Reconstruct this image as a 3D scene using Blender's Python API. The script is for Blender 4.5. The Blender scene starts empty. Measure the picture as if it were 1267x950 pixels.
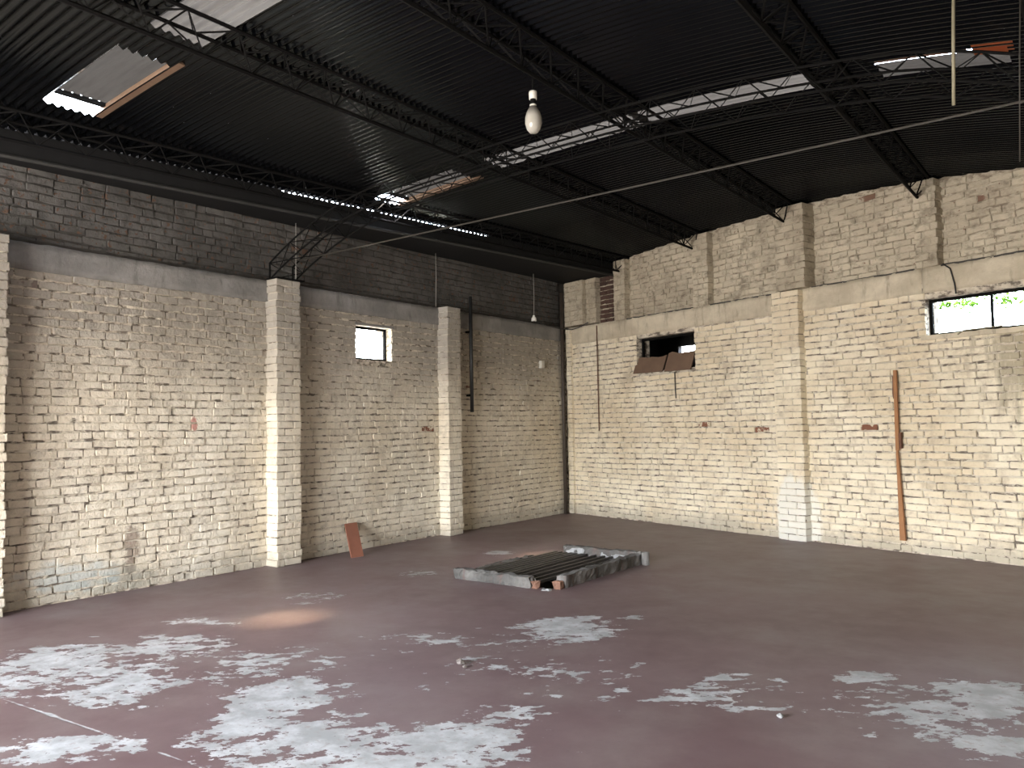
import bpy, math, random
from mathutils import Matrix, Vector, noise as mnoise
random.seed(7)
scn = bpy.context.scene
COL = scn.collection

# ------------------------------------------------------------------ camera
CAM = Vector((8.1223, -12.4376, 1.6))
YAW, PITCH, ROLL, FPX = 0.64564, 0.05345, -0.01846, 987.7
def cam_axes():
    cy, sy, cp, sp = math.cos(YAW), math.sin(YAW), math.cos(PITCH), math.sin(PITCH)
    f = Vector((-sy*cp, cy*cp, sp)); r = Vector((cy, sy, 0)); u = r.cross(f)
    c, s = math.cos(ROLL), math.sin(ROLL)
    return c*r+s*u, -s*r+c*u, f
cr, cu, cf = cam_axes()
cam_d = bpy.data.cameras.new('camera'); cam = bpy.data.objects.new('camera', cam_d); COL.objects.link(cam)
cam.matrix_world = Matrix(((cr.x, cu.x, -cf.x, CAM.x), (cr.y, cu.y, -cf.y, CAM.y), (cr.z, cu.z, -cf.z, CAM.z), (0, 0, 0, 1)))
cam_d.sensor_width = 36; cam_d.lens = FPX*36/1267; cam_d.clip_start = .05; cam_d.clip_end = 300
scn.camera = cam
def in_view(P, m=20):
    d = P-CAM; z = d.dot(cf)
    if z < .1: return False
    x = 633.5+FPX*d.dot(cr)/z; y = 475-FPX*d.dot(cu)/z
    return -m < x < 1267+m and -m < y < 950+m

# ------------------------------------------------------------------ world, sun, daylight
SUN_DIR = Vector((1.30, 1.20, -4.40)).normalized()
w = bpy.data.worlds.new('sky'); scn.world = w; w.use_nodes = True
nt = w.node_tree; nt.nodes.clear()
sky = nt.nodes.new('ShaderNodeTexSky'); sky.sky_type = 'NISHITA'; sky.sun_disc = False
sky.sun_elevation = math.radians(68); sky.sun_rotation = math.atan2(-SUN_DIR.x, -SUN_DIR.y); sky.dust_density = 5.0; sky.air_density = .8
bg = nt.nodes.new('ShaderNodeBackground'); bg.inputs['Strength'].default_value = 10.0
hs = nt.nodes.new('ShaderNodeHueSaturation'); hs.inputs['Saturation'].default_value = .55
wo = nt.nodes.new('ShaderNodeOutputWorld')
nt.links.new(sky.outputs[0], hs.inputs['Color']); nt.links.new(hs.outputs[0], bg.inputs['Color']); nt.links.new(bg.outputs[0], wo.inputs['Surface'])
sd = bpy.data.lights.new('sun', 'SUN'); sd.energy = 22; sd.angle = math.radians(7.0); sd.color = (1, .80, .48)
so = bpy.data.objects.new('sun', sd); COL.objects.link(so); so.location = (-6, -16, 18)
so.rotation_euler = SUN_DIR.to_track_quat('-Z', 'Y').to_euler()
# daylight entering by the wide gateway behind the camera
DOOR = (1.2, 6.2, 3.05)       # x0, x1, height
dd = bpy.data.lights.new('gateway_daylight', 'AREA'); dd.shape = 'RECTANGLE'; dd.size = DOOR[1]-DOOR[0]; dd.size_y = DOOR[2]-.1
dd.energy = 1080; dd.color = (1.0, .96, .89)
do = bpy.data.objects.new('gateway_daylight', dd); COL.objects.link(do)
do.location = ((DOOR[0]+DOOR[1])/2, -16.95, DOOR[2]/2); do.rotation_euler = (math.radians(90), 0, 0)
pd = bpy.data.lights.new('gateway_portal', 'AREA'); pd.shape = 'RECTANGLE'; pd.size = dd.size; pd.size_y = dd.size_y; pd.cycles.is_portal = True
po = bpy.data.objects.new('gateway_portal', pd); COL.objects.link(po); po.location = (do.location.x, -17.02, do.location.z); po.rotation_euler = do.rotation_euler
for nm, loc, rot, sx, sy in (('small_window_portal', (-.29, -4.795, 2.785), (math.radians(90), 0, math.radians(-90)), .67, .47), ('wide_window_portal', (7.12, -1.86, 2.80), (math.radians(90), 0, math.radians(180)-.29716), 1.38, .44)):
    q = bpy.data.lights.new(nm, 'AREA'); q.shape = 'RECTANGLE'; q.size = sx; q.size_y = sy; q.cycles.is_portal = True
    qo = bpy.data.objects.new(nm, q); COL.objects.link(qo); qo.location = loc; qo.rotation_euler = rot
scn.cycles.max_bounces = 7; scn.cycles.diffuse_bounces = 4; scn.cycles.glossy_bounces = 3; scn.cycles.caustics_reflective = False; scn.cycles.caustics_refractive = False
scn.view_settings.view_transform = 'Standard'; scn.view_settings.look = 'None'
scn.view_settings.gamma = 1; scn.view_settings.exposure = 0.42; scn.view_settings.use_curve_mapping = False

# ------------------------------------------------------------------ mesh helpers
class MB:
    def __init__(s): s.v = []; s.f = []; s.m = []
    def quad(s, a, b, c, d, mi=0):
        n = len(s.v); s.v += [a, b, c, d]; s.f.append((n, n+1, n+2, n+3)); s.m.append(mi)
    def add(s, vs, fs, mi=0):
        n = len(s.v); s.v += vs; s.f += [tuple(i+n for i in f) for f in fs]; s.m += [mi]*len(fs)
    def box(s, x0, x1, y0, y1, z0, z1, M=None, mi=0):
        vs = [Vector(p) for p in ((x0,y0,z0),(x1,y0,z0),(x1,y1,z0),(x0,y1,z0),(x0,y0,z1),(x1,y0,z1),(x1,y1,z1),(x0,y1,z1))]
        if M: vs = [M @ v for v in vs]
        s.add(vs, [(0,3,2,1),(4,5,6,7),(0,1,5,4),(1,2,6,5),(2,3,7,6),(3,0,4,7)], mi); return s
    def hexa(s, p):     # 8 corners, bottom ring then top ring
        s.add([Vector(q) for q in p], [(0,3,2,1),(4,5,6,7),(0,1,5,4),(1,2,6,5),(2,3,7,6),(3,0,4,7)]); return s
    def rough_box(s, x0, x1, y0, y1, z0, z1, step=.06, amp=.008, seed=0.0, M=None):
        def ax(a, b): n = max(1, int(round((b-a)/step))); return [a+(b-a)*i/n for i in range(n+1)]
        X, Y, Z = ax(x0,x1), ax(y0,y1), ax(z0,z1); idx = {}
        cx, cy, cz = (x0+x1)/2, (y0+y1)/2, (z0+z1)/2
        def V(x, y, z):
            k = (x, y, z)
            if k not in idx:
                p = Vector(k); e = (x in (x0,x1))+(y in (y0,y1))+(z in (z0,z1))
                q = p + amp*mnoise.noise_vector(p*9+Vector((seed,)*3)) + amp*.7*mnoise.noise_vector(p*27+Vector((seed,)*3))
                if e >= 2:
                    q += Vector(((cx-x), (cy-y), (cz-z))).normalized()*amp*(.6+.8*random.random())
                idx[k] = len(s.v); s.v.append(M @ q if M else q)
            return idx[k]
        def face(A, B, f, flip):
            for i in range(len(A)-1):
                for j in range(len(B)-1):
                    q = [V(*f(A[i],B[j])), V(*f(A[i+1],B[j])), V(*f(A[i+1],B[j+1])), V(*f(A[i],B[j+1]))]
                    s.f.append(tuple(reversed(q)) if flip else tuple(q)); s.m.append(0)
        face(X, Z, lambda a,b:(a,y0,b), False); face(X, Z, lambda a,b:(a,y1,b), True)
        face(Y, Z, lambda a,b:(x0,a,b), True); face(Y, Z, lambda a,b:(x1,a,b), False)
        face(X, Y, lambda a,b:(a,b,z0), True); face(X, Y, lambda a,b:(a,b,z1), False)
        return s
    def tube(s, pts, r, n=6, cap=True):
        pts = [Vector(p) for p in pts]; rings = []
        rr = r if isinstance(r, (list, tuple)) else [r]*len(pts)
        for i, p in enumerate(pts):
            t = (pts[min(i+1,len(pts)-1)]-pts[max(i-1,0)]).normalized()
            a = t.cross(Vector((0,0,1)) if abs(t.z) < .95 else Vector((1,0,0))).normalized(); b = t.cross(a)
            base = len(s.v); rings.append(base)
            for k in range(n):
                an = 2*math.pi*k/n; s.v.append(p+rr[i]*(math.cos(an)*a+math.sin(an)*b))
        for i in range(len(pts)-1):
            for k in range(n):
                s.f.append((rings[i]+k, rings[i]+(k+1)%n, rings[i+1]+(k+1)%n, rings[i+1]+k)); s.m.append(0)
        if cap:
            s.f.append(tuple(rings[0]+k for k in reversed(range(n)))); s.m.append(0)
            s.f.append(tuple(rings[-1]+k for k in range(n))); s.m.append(0)
        return s
    def lathe(s, prof, n=20, c=(0,0,0)):
        c = Vector(c); base = len(s.v)
        for r, z in prof:
            for k in range(n): s.v.append(c+Vector((r*math.cos(2*math.pi*k/n), r*math.sin(2*math.pi*k/n), z)))
        for i in range(len(prof)-1):
            for k in range(n):
                s.f.append((base+i*n+k, base+i*n+(k+1)%n, base+(i+1)*n+(k+1)%n, base+(i+1)*n+k)); s.m.append(0)
        return s
    def mesh(s, name, mats=(), smooth=False):
        me = bpy.data.meshes.new(name); me.from_pydata([tuple(v) for v in s.v], [], s.f)
        for m in (mats if isinstance(mats, (list, tuple)) else [mats]): me.materials.append(m)
        if any(s.m): me.polygons.foreach_set('material_index', s.m)
        if smooth: me.polygons.foreach_set('use_smooth', [True]*len(me.polygons))
        me.update(); return me
    def build(s, name, mats, parent=None, smooth=False, local=True):
        return link(name, s.mesh(name, mats, smooth), parent)
def link(name, me, parent=None):
    o = bpy.data.objects.new(name, me); COL.objects.link(o)
    if parent: o.parent = parent
    return o
def empty(name, loc=(0,0,0), rz=0):
    o = bpy.data.objects.new(name, None); COL.objects.link(o); o.location = loc; o.rotation_euler = (0,0,rz); o.empty_display_size = .1
    return o
def tag(o, label, cat, group=None, kind=None):
    o['label'] = label; o['category'] = cat
    if group: o['group'] = group
    if kind: o['kind'] = kind
    return o

BANG = -0.29716                       # the end wall is not square to the side wall
# ------------------------------------------------------------------ material helpers
class NT:
    def __init__(s, name):
        s.mat = bpy.data.materials.new(name); s.mat.use_nodes = True; s.t = s.mat.node_tree; s.t.nodes.clear()
        s.out = s.t.nodes.new('ShaderNodeOutputMaterial'); s._pos = None
    def n(s, typ, **kw):
        nd = s.t.nodes.new(typ)
        for k, v in kw.items(): setattr(nd, k, v)
        return nd
    def put(s, sock, v):
        if isinstance(v, bpy.types.NodeSocket): s.t.links.new(v, sock)
        elif v is not None:
            if isinstance(v, (tuple, list)) and sock.type == 'RGBA' and len(v) == 3: v = (*v, 1)
            sock.default_value = v
    @property
    def pos(s):
        if s._pos is None: s._pos = s.n('ShaderNodeNewGeometry')
        return s._pos.outputs['Position']
    @property
    def island(s): s.pos; return s._pos.outputs['Random Per Island']
    def xyz(s):
        nd = s.n('ShaderNodeSeparateXYZ'); s.put(nd.inputs[0], s.pos); return nd.outputs
    def objrand(s): return s.n('ShaderNodeObjectInfo').outputs['Random']
    def m(s, op, a, b=None, c=None, clamp=False):
        nd = s.n('ShaderNodeMath', operation=op); nd.use_clamp = clamp
        s.put(nd.inputs[0], a)
        if b is not None: s.put(nd.inputs[1], b)
        if c is not None: s.put(nd.inputs[2], c)
        return nd.outputs[0]
    def mix(s, f, a, b, blend='MIX'):
        nd = s.n('ShaderNodeMix', data_type='RGBA', blend_type=blend)
        s.put(nd.inputs[0], f); s.put(nd.inputs[6], a); s.put(nd.inputs[7], b); return nd.outputs[2]
    def noise(s, scale, detail=4, rough=.55, vec=None, off=None, col=False):
        nd = s.n('ShaderNodeTexNoise'); v = vec or s.pos
        if off is not None:
            ad = s.n('ShaderNodeVectorMath', operation='ADD'); s.put(ad.inputs[0], v); ad.inputs[1].default_value = (off, off*1.7, off*.6); v = ad.outputs[0]
        s.put(nd.inputs['Vector'], v); nd.inputs['Scale'].default_value = scale; nd.inputs['Detail'].default_value = detail; nd.inputs['Roughness'].default_value = rough
        return nd.outputs[1 if col else 0]
    def scaled(s, sx, sy, sz):
        nd = s.n('ShaderNodeVectorMath', operation='MULTIPLY'); s.put(nd.inputs[0], s.pos); nd.inputs[1].default_value = (sx, sy, sz); return nd.outputs[0]
    def step(s, v, a, b):   # smooth 0..1 between a and b
        nd = s.n('ShaderNodeMapRange', interpolation_type='SMOOTHSTEP'); s.put(nd.inputs[0], v); nd.inputs[1].default_value = a; nd.inputs[2].default_value = b
        return nd.outputs[0]
    def bump(s, h, strength=.5, dist=.01):
        nd = s.n('ShaderNodeBump'); s.put(nd.inputs['Height'], h); nd.inputs['Strength'].default_value = strength; nd.inputs['Distance'].default_value = dist
        return nd.outputs[0]
    def pbr(s, col, rough=.8, metal=0, normal=None, spec=None, **kw):
        nd = s.n('ShaderNodeBsdfPrincipled'); s.put(nd.inputs['Base Color'], col); s.put(nd.inputs['Roughness'], rough); s.put(nd.inputs['Metallic'], metal)
        if normal is not None: s.put(nd.inputs['Normal'], normal)
        if spec is not None: s.put(nd.inputs['Specular IOR Level'], spec)
        for k, v in kw.items(): s.put(nd.inputs[k], v)
        s.t.links.new(nd.outputs[0], s.out.inputs[0]); return s.mat
    def blob(s, X, Y, x0, y0, rx, ry):      # 1 at the centre, 0 at the rim of an ellipse
        dx = s.m('DIVIDE', s.m('SUBTRACT', X, x0), rx); dy = s.m('DIVIDE', s.m('SUBTRACT', Y, y0), ry)
        return s.m('SUBTRACT', 1, s.m('SQRT', s.m('ADD', s.m('MULTIPLY', dx, dx), s.m('MULTIPLY', dy, dy))))

def plain(name, col, rough=.7, metal=0, var=.25, scale=20, bump=.0, spec=None):
    t = NT(name); f = t.noise(scale, 4)
    c = t.mix(f, tuple(x*(1-var) for x in col), tuple(min(1, x*(1+var)) for x in col))
    nm = t.bump(t.noise(scale*2.5, 5), bump, .01) if bump else None
    return t.pbr(c, rough, metal, nm, spec)

def brick_mat(name, c0, c1, under, chip, grime_col, grime, back=False, grey_top=True):
    t = NT(name); X, Y, Z = t.xyz()
    rnd = t.m('FRACT', t.m('ADD', t.island, t.objrand()))
    big = t.step(t.noise(.9, 3, .6), .35, .68)
    c = t.mix(big, c0, c1)
    c = t.mix(t.m('MULTIPLY', t.step(rnd, .0, 1.0), .22), c, tuple(x*.70 for x in c0))
    fine = t.noise(7, 6, .65, off=3.1)
    c = t.mix(t.m('MULTIPLY', t.step(fine, .48, .72), grime), c, grime_col)
    g2 = t.noise(2.2, 5, .7, off=9.3)
    c = t.mix(t.m('MULTIPLY', t.step(g2, .55, .75), grime), c, tuple(x*.85 for x in grime_col))
    # bare brick where paint came off: small chips, and whole bricks now and then
    ch = t.step(t.noise(17, 5, .6, off=21.0), chip, chip+.03)
    ch = t.m('MAXIMUM', ch, t.m('MULTIPLY', t.m('GREATER_THAN', rnd, .9975), t.step(t.noise(9, 4, .6, off=4.4), .45, .55)))
    c = t.mix(ch, c, under)
    low = t.m('MULTIPLY', t.step(t.m('ADD', Z, t.m('MULTIPLY', t.m('SUBTRACT', t.noise(3, 4, .6, off=5), .5), .5)), .30, .05), .55)
    c = t.mix(low, c, (.33, .31, .26))
    if grey_top and not back:
        # ragged grey tone, darker towards the higher courses
        grey_mask = t.step(t.m('ADD', Z, t.m('MULTIPLY', t.m('SUBTRACT', t.noise(1.1, 5, .6, off=40), .5), 1.6)), 1.55, 3.0)
        c = t.mix(t.m('MULTIPLY', grey_mask, .72), c, (.225, .21, .19))
    if not back:   # rust-brown splash and faded blue paint by the foot of the near bay
        n = t.noise(9, 5, .7, off=2)
        r1 = t.step(t.m('ADD', t.blob(Y, Z, -8.2, .42, .12, .42), t.m('MULTIPLY', t.m('SUBTRACT', n, .5), 1.6)), .25, .6)
        c = t.mix(t.m('MULTIPLY', r1, .65), c, (.16, .10, .075))
        r3 = t.step(t.m('ADD', t.blob(Y, Z, -8.3, .12, .55, .26), t.m('MULTIPLY', t.m('SUBTRACT', n, .5), 1.2)), .2, .7)
        c = t.mix(t.m('MULTIPLY', r3, .55), c, (.24, .24, .20))
        r2 = t.step(t.m('ADD', t.blob(Y, Z, -8.85, .24, .75, .22), t.m('MULTIPLY', t.m('SUBTRACT', t.noise(5, 4, .6, off=7), .5), 1.5)), .2, .6)
        c = t.mix(t.m('MULTIPLY', r2, .38), c, (.36, .47, .52))
        r4 = t.step(t.m('ADD', t.blob(Y, Z, -7.5, 1.70, .07, .13), t.m('MULTIPLY', t.m('SUBTRACT', n, .5), 1.4)), .25, .45)
        c = t.mix(t.m('MULTIPLY', r4, .7), c, (.45, .12, .10))
    if back:       # damp streaks under the wide window
        S = t.m('DIVIDE', X, math.cos(BANG)); st = t.noise(4, 5, .65, vec=t.scaled(2.2, 2.2, .45), off=33)
        d1 = t.step(t.m('ADD', t.blob(S, Z, 7.75, 2.25, .75, .75), t.m('MULTIPLY', t.m('SUBTRACT', st, .5), 2.2)), .1, .7)
        c = t.mix(t.m('MULTIPLY', d1, .7), c, (.33, .29, .20))
        d2 = t.step(t.m('ADD', t.blob(S, Z, 4.84, .25, .45, .80), t.m('MULTIPLY', t.m('SUBTRACT', st, .5), .8)), .1, .35)
        c = t.mix(t.m('MULTIPLY', d2, .7), c, (.80, .81, .77))
    h = t.m('ADD', t.noise(34, 6, .7), t.m('MULTIPLY', t.noise(9, 4, .6), 1.4))
    return t.pbr(c, .9, 0, t.bump(h, .8, .018), .15)

M = {}
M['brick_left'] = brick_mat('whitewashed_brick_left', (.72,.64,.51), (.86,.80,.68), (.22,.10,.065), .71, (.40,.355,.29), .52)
M['brick_back'] = brick_mat('whitewashed_brick_back', (.76,.66,.49), (.90,.83,.67), (.22,.10,.065), .70, (.42,.345,.25), .52, back=True)
M['brick_upper_left'] = brick_mat('sooty_bare_brick', (.080,.077,.072), (.135,.130,.122), (.12,.075,.055), .60, (.050,.048,.045), .7, grey_top=False)
M['brick_upper_back'] = brick_mat('greyed_limewash_brick', (.43,.37,.28), (.62,.55,.425), (.20,.12,.085), .66, (.23,.195,.145), .9, back=True)
M['brick_red'] = brick_mat('bare_red_brick', (.085,.05,.04), (.12,.075,.06), (.07,.04,.03), .6, (.04,.032,.028), .6, back=True)
def mortar_mat(name, c0, c1, dark):
    t = NT(name); f = t.step(t.noise(6, 5, .7), .38, .66)
    c = t.mix(f, c0, c1); c = t.mix(t.step(t.noise(9, 5, .65, vec=t.scaled(1, 1, 2.2), off=4), .47, .60), c, dark)
    return t.pbr(c, .95, 0, t.bump(t.noise(45, 6, .7), .7, .015), .1)
M['mortar'] = mortar_mat('limewashed_mortar', (.50,.44,.355), (.70,.64,.53), (.17,.145,.12))
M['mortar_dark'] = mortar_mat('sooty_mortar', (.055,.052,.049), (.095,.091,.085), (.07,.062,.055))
M['mortar_upper_back'] = mortar_mat('greyed_mortar', (.38,.33,.25), (.52,.46,.36), (.24,.20,.15))
def plaster_mat(name, c0, c1, stain):
    t = NT(name); c = t.mix(t.step(t.noise(1.6, 5, .65), .36, .66), c0, c1)
    c = t.mix(t.m('MULTIPLY', t.step(t.noise(5, 6, .7, vec=t.scaled(1.6, 1.6, .35), off=6), .52, .72), .7), c, stain)
    return t.pbr(c, .92, 0, t.bump(t.noise(16, 7, .7), .6, .02), .15)
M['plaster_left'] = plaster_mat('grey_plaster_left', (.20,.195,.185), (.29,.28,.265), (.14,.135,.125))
M['plaster_back'] = plaster_mat('cream_plaster_back', (.47,.41,.31), (.65,.58,.45), (.27,.225,.165))
M['plaster_plain'] = plaster_mat('plain_plaster', (.50,.46,.38), (.58,.53,.45), (.40,.36,.30))
def roof_mat():
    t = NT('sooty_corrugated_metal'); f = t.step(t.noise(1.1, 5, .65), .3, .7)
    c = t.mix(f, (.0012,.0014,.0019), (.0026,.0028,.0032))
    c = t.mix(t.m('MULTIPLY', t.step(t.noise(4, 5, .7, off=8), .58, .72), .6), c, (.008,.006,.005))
    r = t.m('ADD', .07, t.m('MULTIPLY', t.noise(3, 4, off=2), .14))
    return t.pbr(c, r, 0, t.bump(t.noise(30, 5), .04, .01), .24, **{'Specular Tint': (.72, .88, 1.0)})
M['roof'] = roof_mat()
M['steel'] = plain('blackened_steel', (.005,.0048,.0045), .9, 0, .5, 14, .2, .1)
M['steel_light'] = plain('grey_steel', (.17,.16,.145), .5, .3, .3, 9, .1)
M['rust'] = plain('rusted_steel', (.13,.062,.040), .85, 0, .45, 16, .4)
M['sun_orange'] = plain('sunlit_orange_flashing', (.11,.065,.038), .8, 0, .3, 14, .3)
M['galv'] = plain('sooty_gutter_metal', (.008,.008,.008), .8, 0, .4, 5, .1, .2)
M['galv_edge'] = plain('bare_gutter_edge', (.022,.022,.02), .7, 0, .3, 5, .1)
def fibre_mat(name, dif, tr):
    t = NT(name)
    c = t.mix(t.step(t.noise(2.5, 5, .7, vec=t.scaled(.35, 3, 1)), .3, .7), (.40,.38,.35), (.54,.52,.48))
    a = t.n('ShaderNodeBsdfDiffuse'); t.put(a.inputs[0], t.mix(1-dif, c, (0,0,0))); b = t.n('ShaderNodeBsdfTranslucent'); t.put(b.inputs[0], t.mix(1-tr, c, (0,0,0)))
    ad = t.n('ShaderNodeAddShader'); t.t.links.new(a.outputs[0], ad.inputs[0]); t.t.links.new(b.outputs[0], ad.inputs[1]); t.t.links.new(ad.outputs[0], t.out.inputs[0])
    return t.mat
M['fibre'] = fibre_mat('dirty_fibreglass', .08, .007)
M['fibre_dirty'] = fibre_mat('dust_covered_fibreglass', .05, .0028)
def tint_mat():
    t = NT('orange_translucent_scrap'); b = t.n('ShaderNodeBsdfTranslucent'); b.inputs[0].default_value = (.022, .0045, .0016, 1); a = t.n('ShaderNodeBsdfDiffuse'); a.inputs[0].default_value = (.22, .07, .03, 1)
    ad = t.n('ShaderNodeAddShader'); t.t.links.new(a.outputs[0], ad.inputs[0]); t.t.links.new(b.outputs[0], ad.inputs[1]); t.t.links.new(ad.outputs[0], t.out.inputs[0]); return t.mat
M['tint'] = tint_mat()
# where the paint has come off: patches in metres along two floor axes (centre, half sizes, strength)
WEAR = [(-.58,-8.38,.56,.52,1), (.00,-8.10,.19,.15,.8), (-2.36,-9.90,.50,.62,.85), (-2.10,-10.60,.58,.55,1.0), (-1.34,-10.66,.55,.42,1.0), (-3.66,-8.78,.62,.52,.8),
  (-4.20,-9.15,.75,.85,.85), (-3.55,-9.62,.62,.55,.8), (-3.35,-10.66,.55,.30,.8), (-.08,-10.07,.22,.12,.75), (-.36,-9.92,.13,.10,.7), (.25,-9.70,.20,.14,.7),
  (.34,-9.98,.19,.10,.7), (1.16,-9.75,.30,.17,.95), (1.72,-10.15,.42,.42,1.1), (1.32,-10.80,.32,.25,1.0), (-2.05,-5.88,.33,.28,.6), (-1.20,-4.60,.28,.32,.6),
  (-2.99,-7.10,.45,.35,.42), (-1.70,-8.66,.55,.40,.38), (-1.5,-11.0,.6,.28,1.0), (-1.05,-10.30,.40,.28,.7), (-3.65,-8.0,.6,.25,.45), (-2.45,-10.35,.45,.5,.8), (.1,-10.0,.85,.5,.32), (-.9,-9.5,1.0,.6,.25),
  (-2.8,-9.3,.9,.8,.42), (1.3,-10.4,.8,.6,.5), (-1.2,-8.9,1.2,.8,.2)]
def floor_mat():
    t = NT('worn_red_floor_paint'); X, Y, Z = t.xyz()
    c, s = math.cos(YAW), math.sin(YAW)
    U = t.m('ADD', t.m('MULTIPLY', X, c), t.m('MULTIPLY', Y, s)); V = t.m('ADD', t.m('MULTIPLY', X, -s), t.m('MULTIPLY', Y, c))
    at = t.n('ShaderNodeAttribute'); at.attribute_name = 'wear'; m = at.outputs['Fac']
    cu_ = t.n('ShaderNodeCombineXYZ'); t.put(cu_.inputs[0], t.m('MULTIPLY', U, .8)); t.put(cu_.inputs[1], t.m('MULTIPLY', V, 1.25))
    n1 = t.noise(2.6, 9, .68, vec=cu_.outputs[0]); n2 = t.noise(9, 8, .68, vec=cu_.outputs[0], off=3)
    nn = t.m('ADD', t.m('MULTIPLY', n1, .85), t.m('MULTIPLY', n2, 1.05))
    val = t.m('ADD', t.m('MULTIPLY', m, .50), nn)
    peel = t.step(val, 1.215, 1.23)
    # old joint line: a pale chipped stripe from one floor point to the other
    ax, ay, bx, by = -4.6, -9.56, -2.45, -10.95; L = math.hypot(bx-ax, by-ay); dx, dy = (bx-ax)/L, (by-ay)/L
    dist = t.m('ABSOLUTE', t.m('ADD', t.m('MULTIPLY', t.m('SUBTRACT', U, ax), -dy), t.m('MULTIPLY', t.m('SUBTRACT', V, ay), dx)))
    line = t.m('MULTIPLY', t.step(t.m('ADD', dist, t.m('MULTIPLY', n1, .11)), .066, .054), t.m('MULTIPLY', t.m('LESS_THAN', V, -9.6), t.m('GREATER_THAN', V, -10.95)))
    peel = t.m('MAXIMUM', peel, line)
    red = t.mix(t.step(t.noise(.7, 5, .6), .3, .7), (.138,.088,.095), (.182,.130,.138))
    dust = t.m('MULTIPLY', t.step(t.noise(1.4, 6, .65, off=12), .40, .75), .6)
    red = t.mix(dust, red, (.225,.190,.186))
    red = t.mix(t.m('MULTIPLY', t.step(t.noise(34, 3, .6, off=30), .62, .72), .25), red, (.09,.06,.06))
    con = t.mix(t.step(t.noise(5, 6, .65, off=17), .35, .7), (.35,.37,.385), (.55,.58,.61))
    con = t.mix(t.m('MULTIPLY', t.step(t.noise(22, 4, .6, off=14), .56, .66), .5), con, (.33,.29,.28))
    col = t.mix(peel, red, con)
    r = t.m('ADD', t.m('ADD', .44, t.m('MULTIPLY', peel, .15)), t.m('MULTIPLY', t.noise(6, 4, off=1), .15))
    h = t.m('ADD', t.m('MULTIPLY', peel, -1.0), t.m('MULTIPLY', t.noise(26, 6, .6), .35))
    return t.pbr(col, r, 0, t.bump(h, .35, .006), .45)
M['floor'] = floor_mat()
M['concrete'] = plain('worn_grey_concrete', (.27,.26,.25), .9, 0, .45, 12, .7)
M['curb'] = plaster_mat('stained_concrete_curb', (.085,.084,.082), (.20,.195,.19), (.12,.065,.055))
M['curb_white'] = plain('white_paint_splash', (.26,.27,.28), .8, 0, .2, 20, .4)
M['brick_face'] = plain('broken_brick_orange', (.17,.09,.062), .9, 0, .3, 18, .6)
M['pit'] = plain('dark_pit_wall', (.10,.097,.09), .9, 0, .4, 6, .4)
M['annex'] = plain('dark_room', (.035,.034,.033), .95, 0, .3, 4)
M['wood'] = plain('orange_brown_timber', (.33,.155,.065), .75, 0, .35, 7, .3)
M['board'] = plain('red_brown_board', (.24,.095,.060), .7, 0, .2, 8, .2)
M['card'] = plain('brown_panel', (.155,.098,.066), .85, 0, .25, 6, .2)
M['pipe'] = plain('dark_brown_pipe', (.045,.034,.026), .6, 0, .4, 8, .2)
M['black_pipe'] = plain('black_pipe', (.014,.014,.014), .5, 0, .4, 8, .1)
M['ceramic'] = plain('white_ceramic', (.62,.60,.54), .4, 0, .08, 10)
M['white'] = plain('white_plastic', (.85,.84,.78), .4, 0, .05, 10)
M['cable'] = plain('black_cable', (.02,.02,.02), .6)
M['cord'] = plain('grey_cord', (.36,.35,.32), .7)
M['rod'] = plain('pale_steel_rod', (.030,.026,.020), .6, 0, .3, 8)
M['tube'] = plain('pale_conduit', (.20,.18,.12), .6, 0, .15, 8)
def bulb_mat():
    t = NT('frosted_lamp_glass'); X, Y, Z = t.xyz()
    return t.pbr(t.mix(t.step(Z, 4.0, 4.09), (.38,.365,.32), (.11,.10,.09)), .15, 0, None, .5)
M['bulb'] = bulb_mat()
def glass_mat():
    t = NT('dusty_window_glass'); a = t.n('ShaderNodeBsdfTransparent'); a.inputs[0].default_value = (.93,.95,.94,1)
    b = t.n('ShaderNodeBsdfGlossy'); b.inputs['Roughness'].default_value = .05
    mx = t.n('ShaderNodeMixShader'); mx.inputs[0].default_value = .05
    t.t.links.new(a.outputs[0], mx.inputs[1]); t.t.links.new(b.outputs[0], mx.inputs[2]); t.t.links.new(mx.outputs[0], t.out.inputs[0]); return t.mat
M['glass'] = glass_mat()
def leaf_mat():
    t = NT('leaf'); c = t.mix(t.island, (.010,.028,.004), (.030,.060,.008))
    a = t.n('ShaderNodeBsdfDiffuse'); t.put(a.inputs[0], c); b = t.n('ShaderNodeBsdfTranslucent'); t.put(b.inputs[0], c)
    ad = t.n('ShaderNodeAddShader'); t.t.links.new(a.outputs[0], ad.inputs[0]); t.t.links.new(b.outputs[0], ad.inputs[1]); t.t.links.new(ad.outputs[0], t.out.inputs[0]); return t.mat
M['leaf'] = leaf_mat()
M['bark'] = plain('bark', (.12,.08,.05), .9, 0, .3, 10, .5)
M['ledge_dark'] = plain('dark_ledge_strip', (.055,.05,.045), .95, 0, .4, 12, .6)
M['stone'] = plain('rubble', (.13,.115,.11), .9, 0, .3, 20, .5)

# ------------------------------------------------------------------ layout
BANG = -0.29716                       # the end wall is not square to the side wall
FRONT = -17.0; RIGHT = 8.75
LEDGE = 3.42
def roof_z(x): return 4.58 - (.011 if x < 4.6 else .030)*(x-4.6)**2
def eave_x(y): return 1.18+.10*max(-11.5, min(0, y))
def eave_b(y): return 4.27+.012*max(y, -11.5)           # soffit height
ML = Matrix.Rotation(math.radians(90), 4, 'Z')         # wall frames: X along, -Y into the room, Z up
MBK = Matrix.Rotation(BANG, 4, 'Z')

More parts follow.
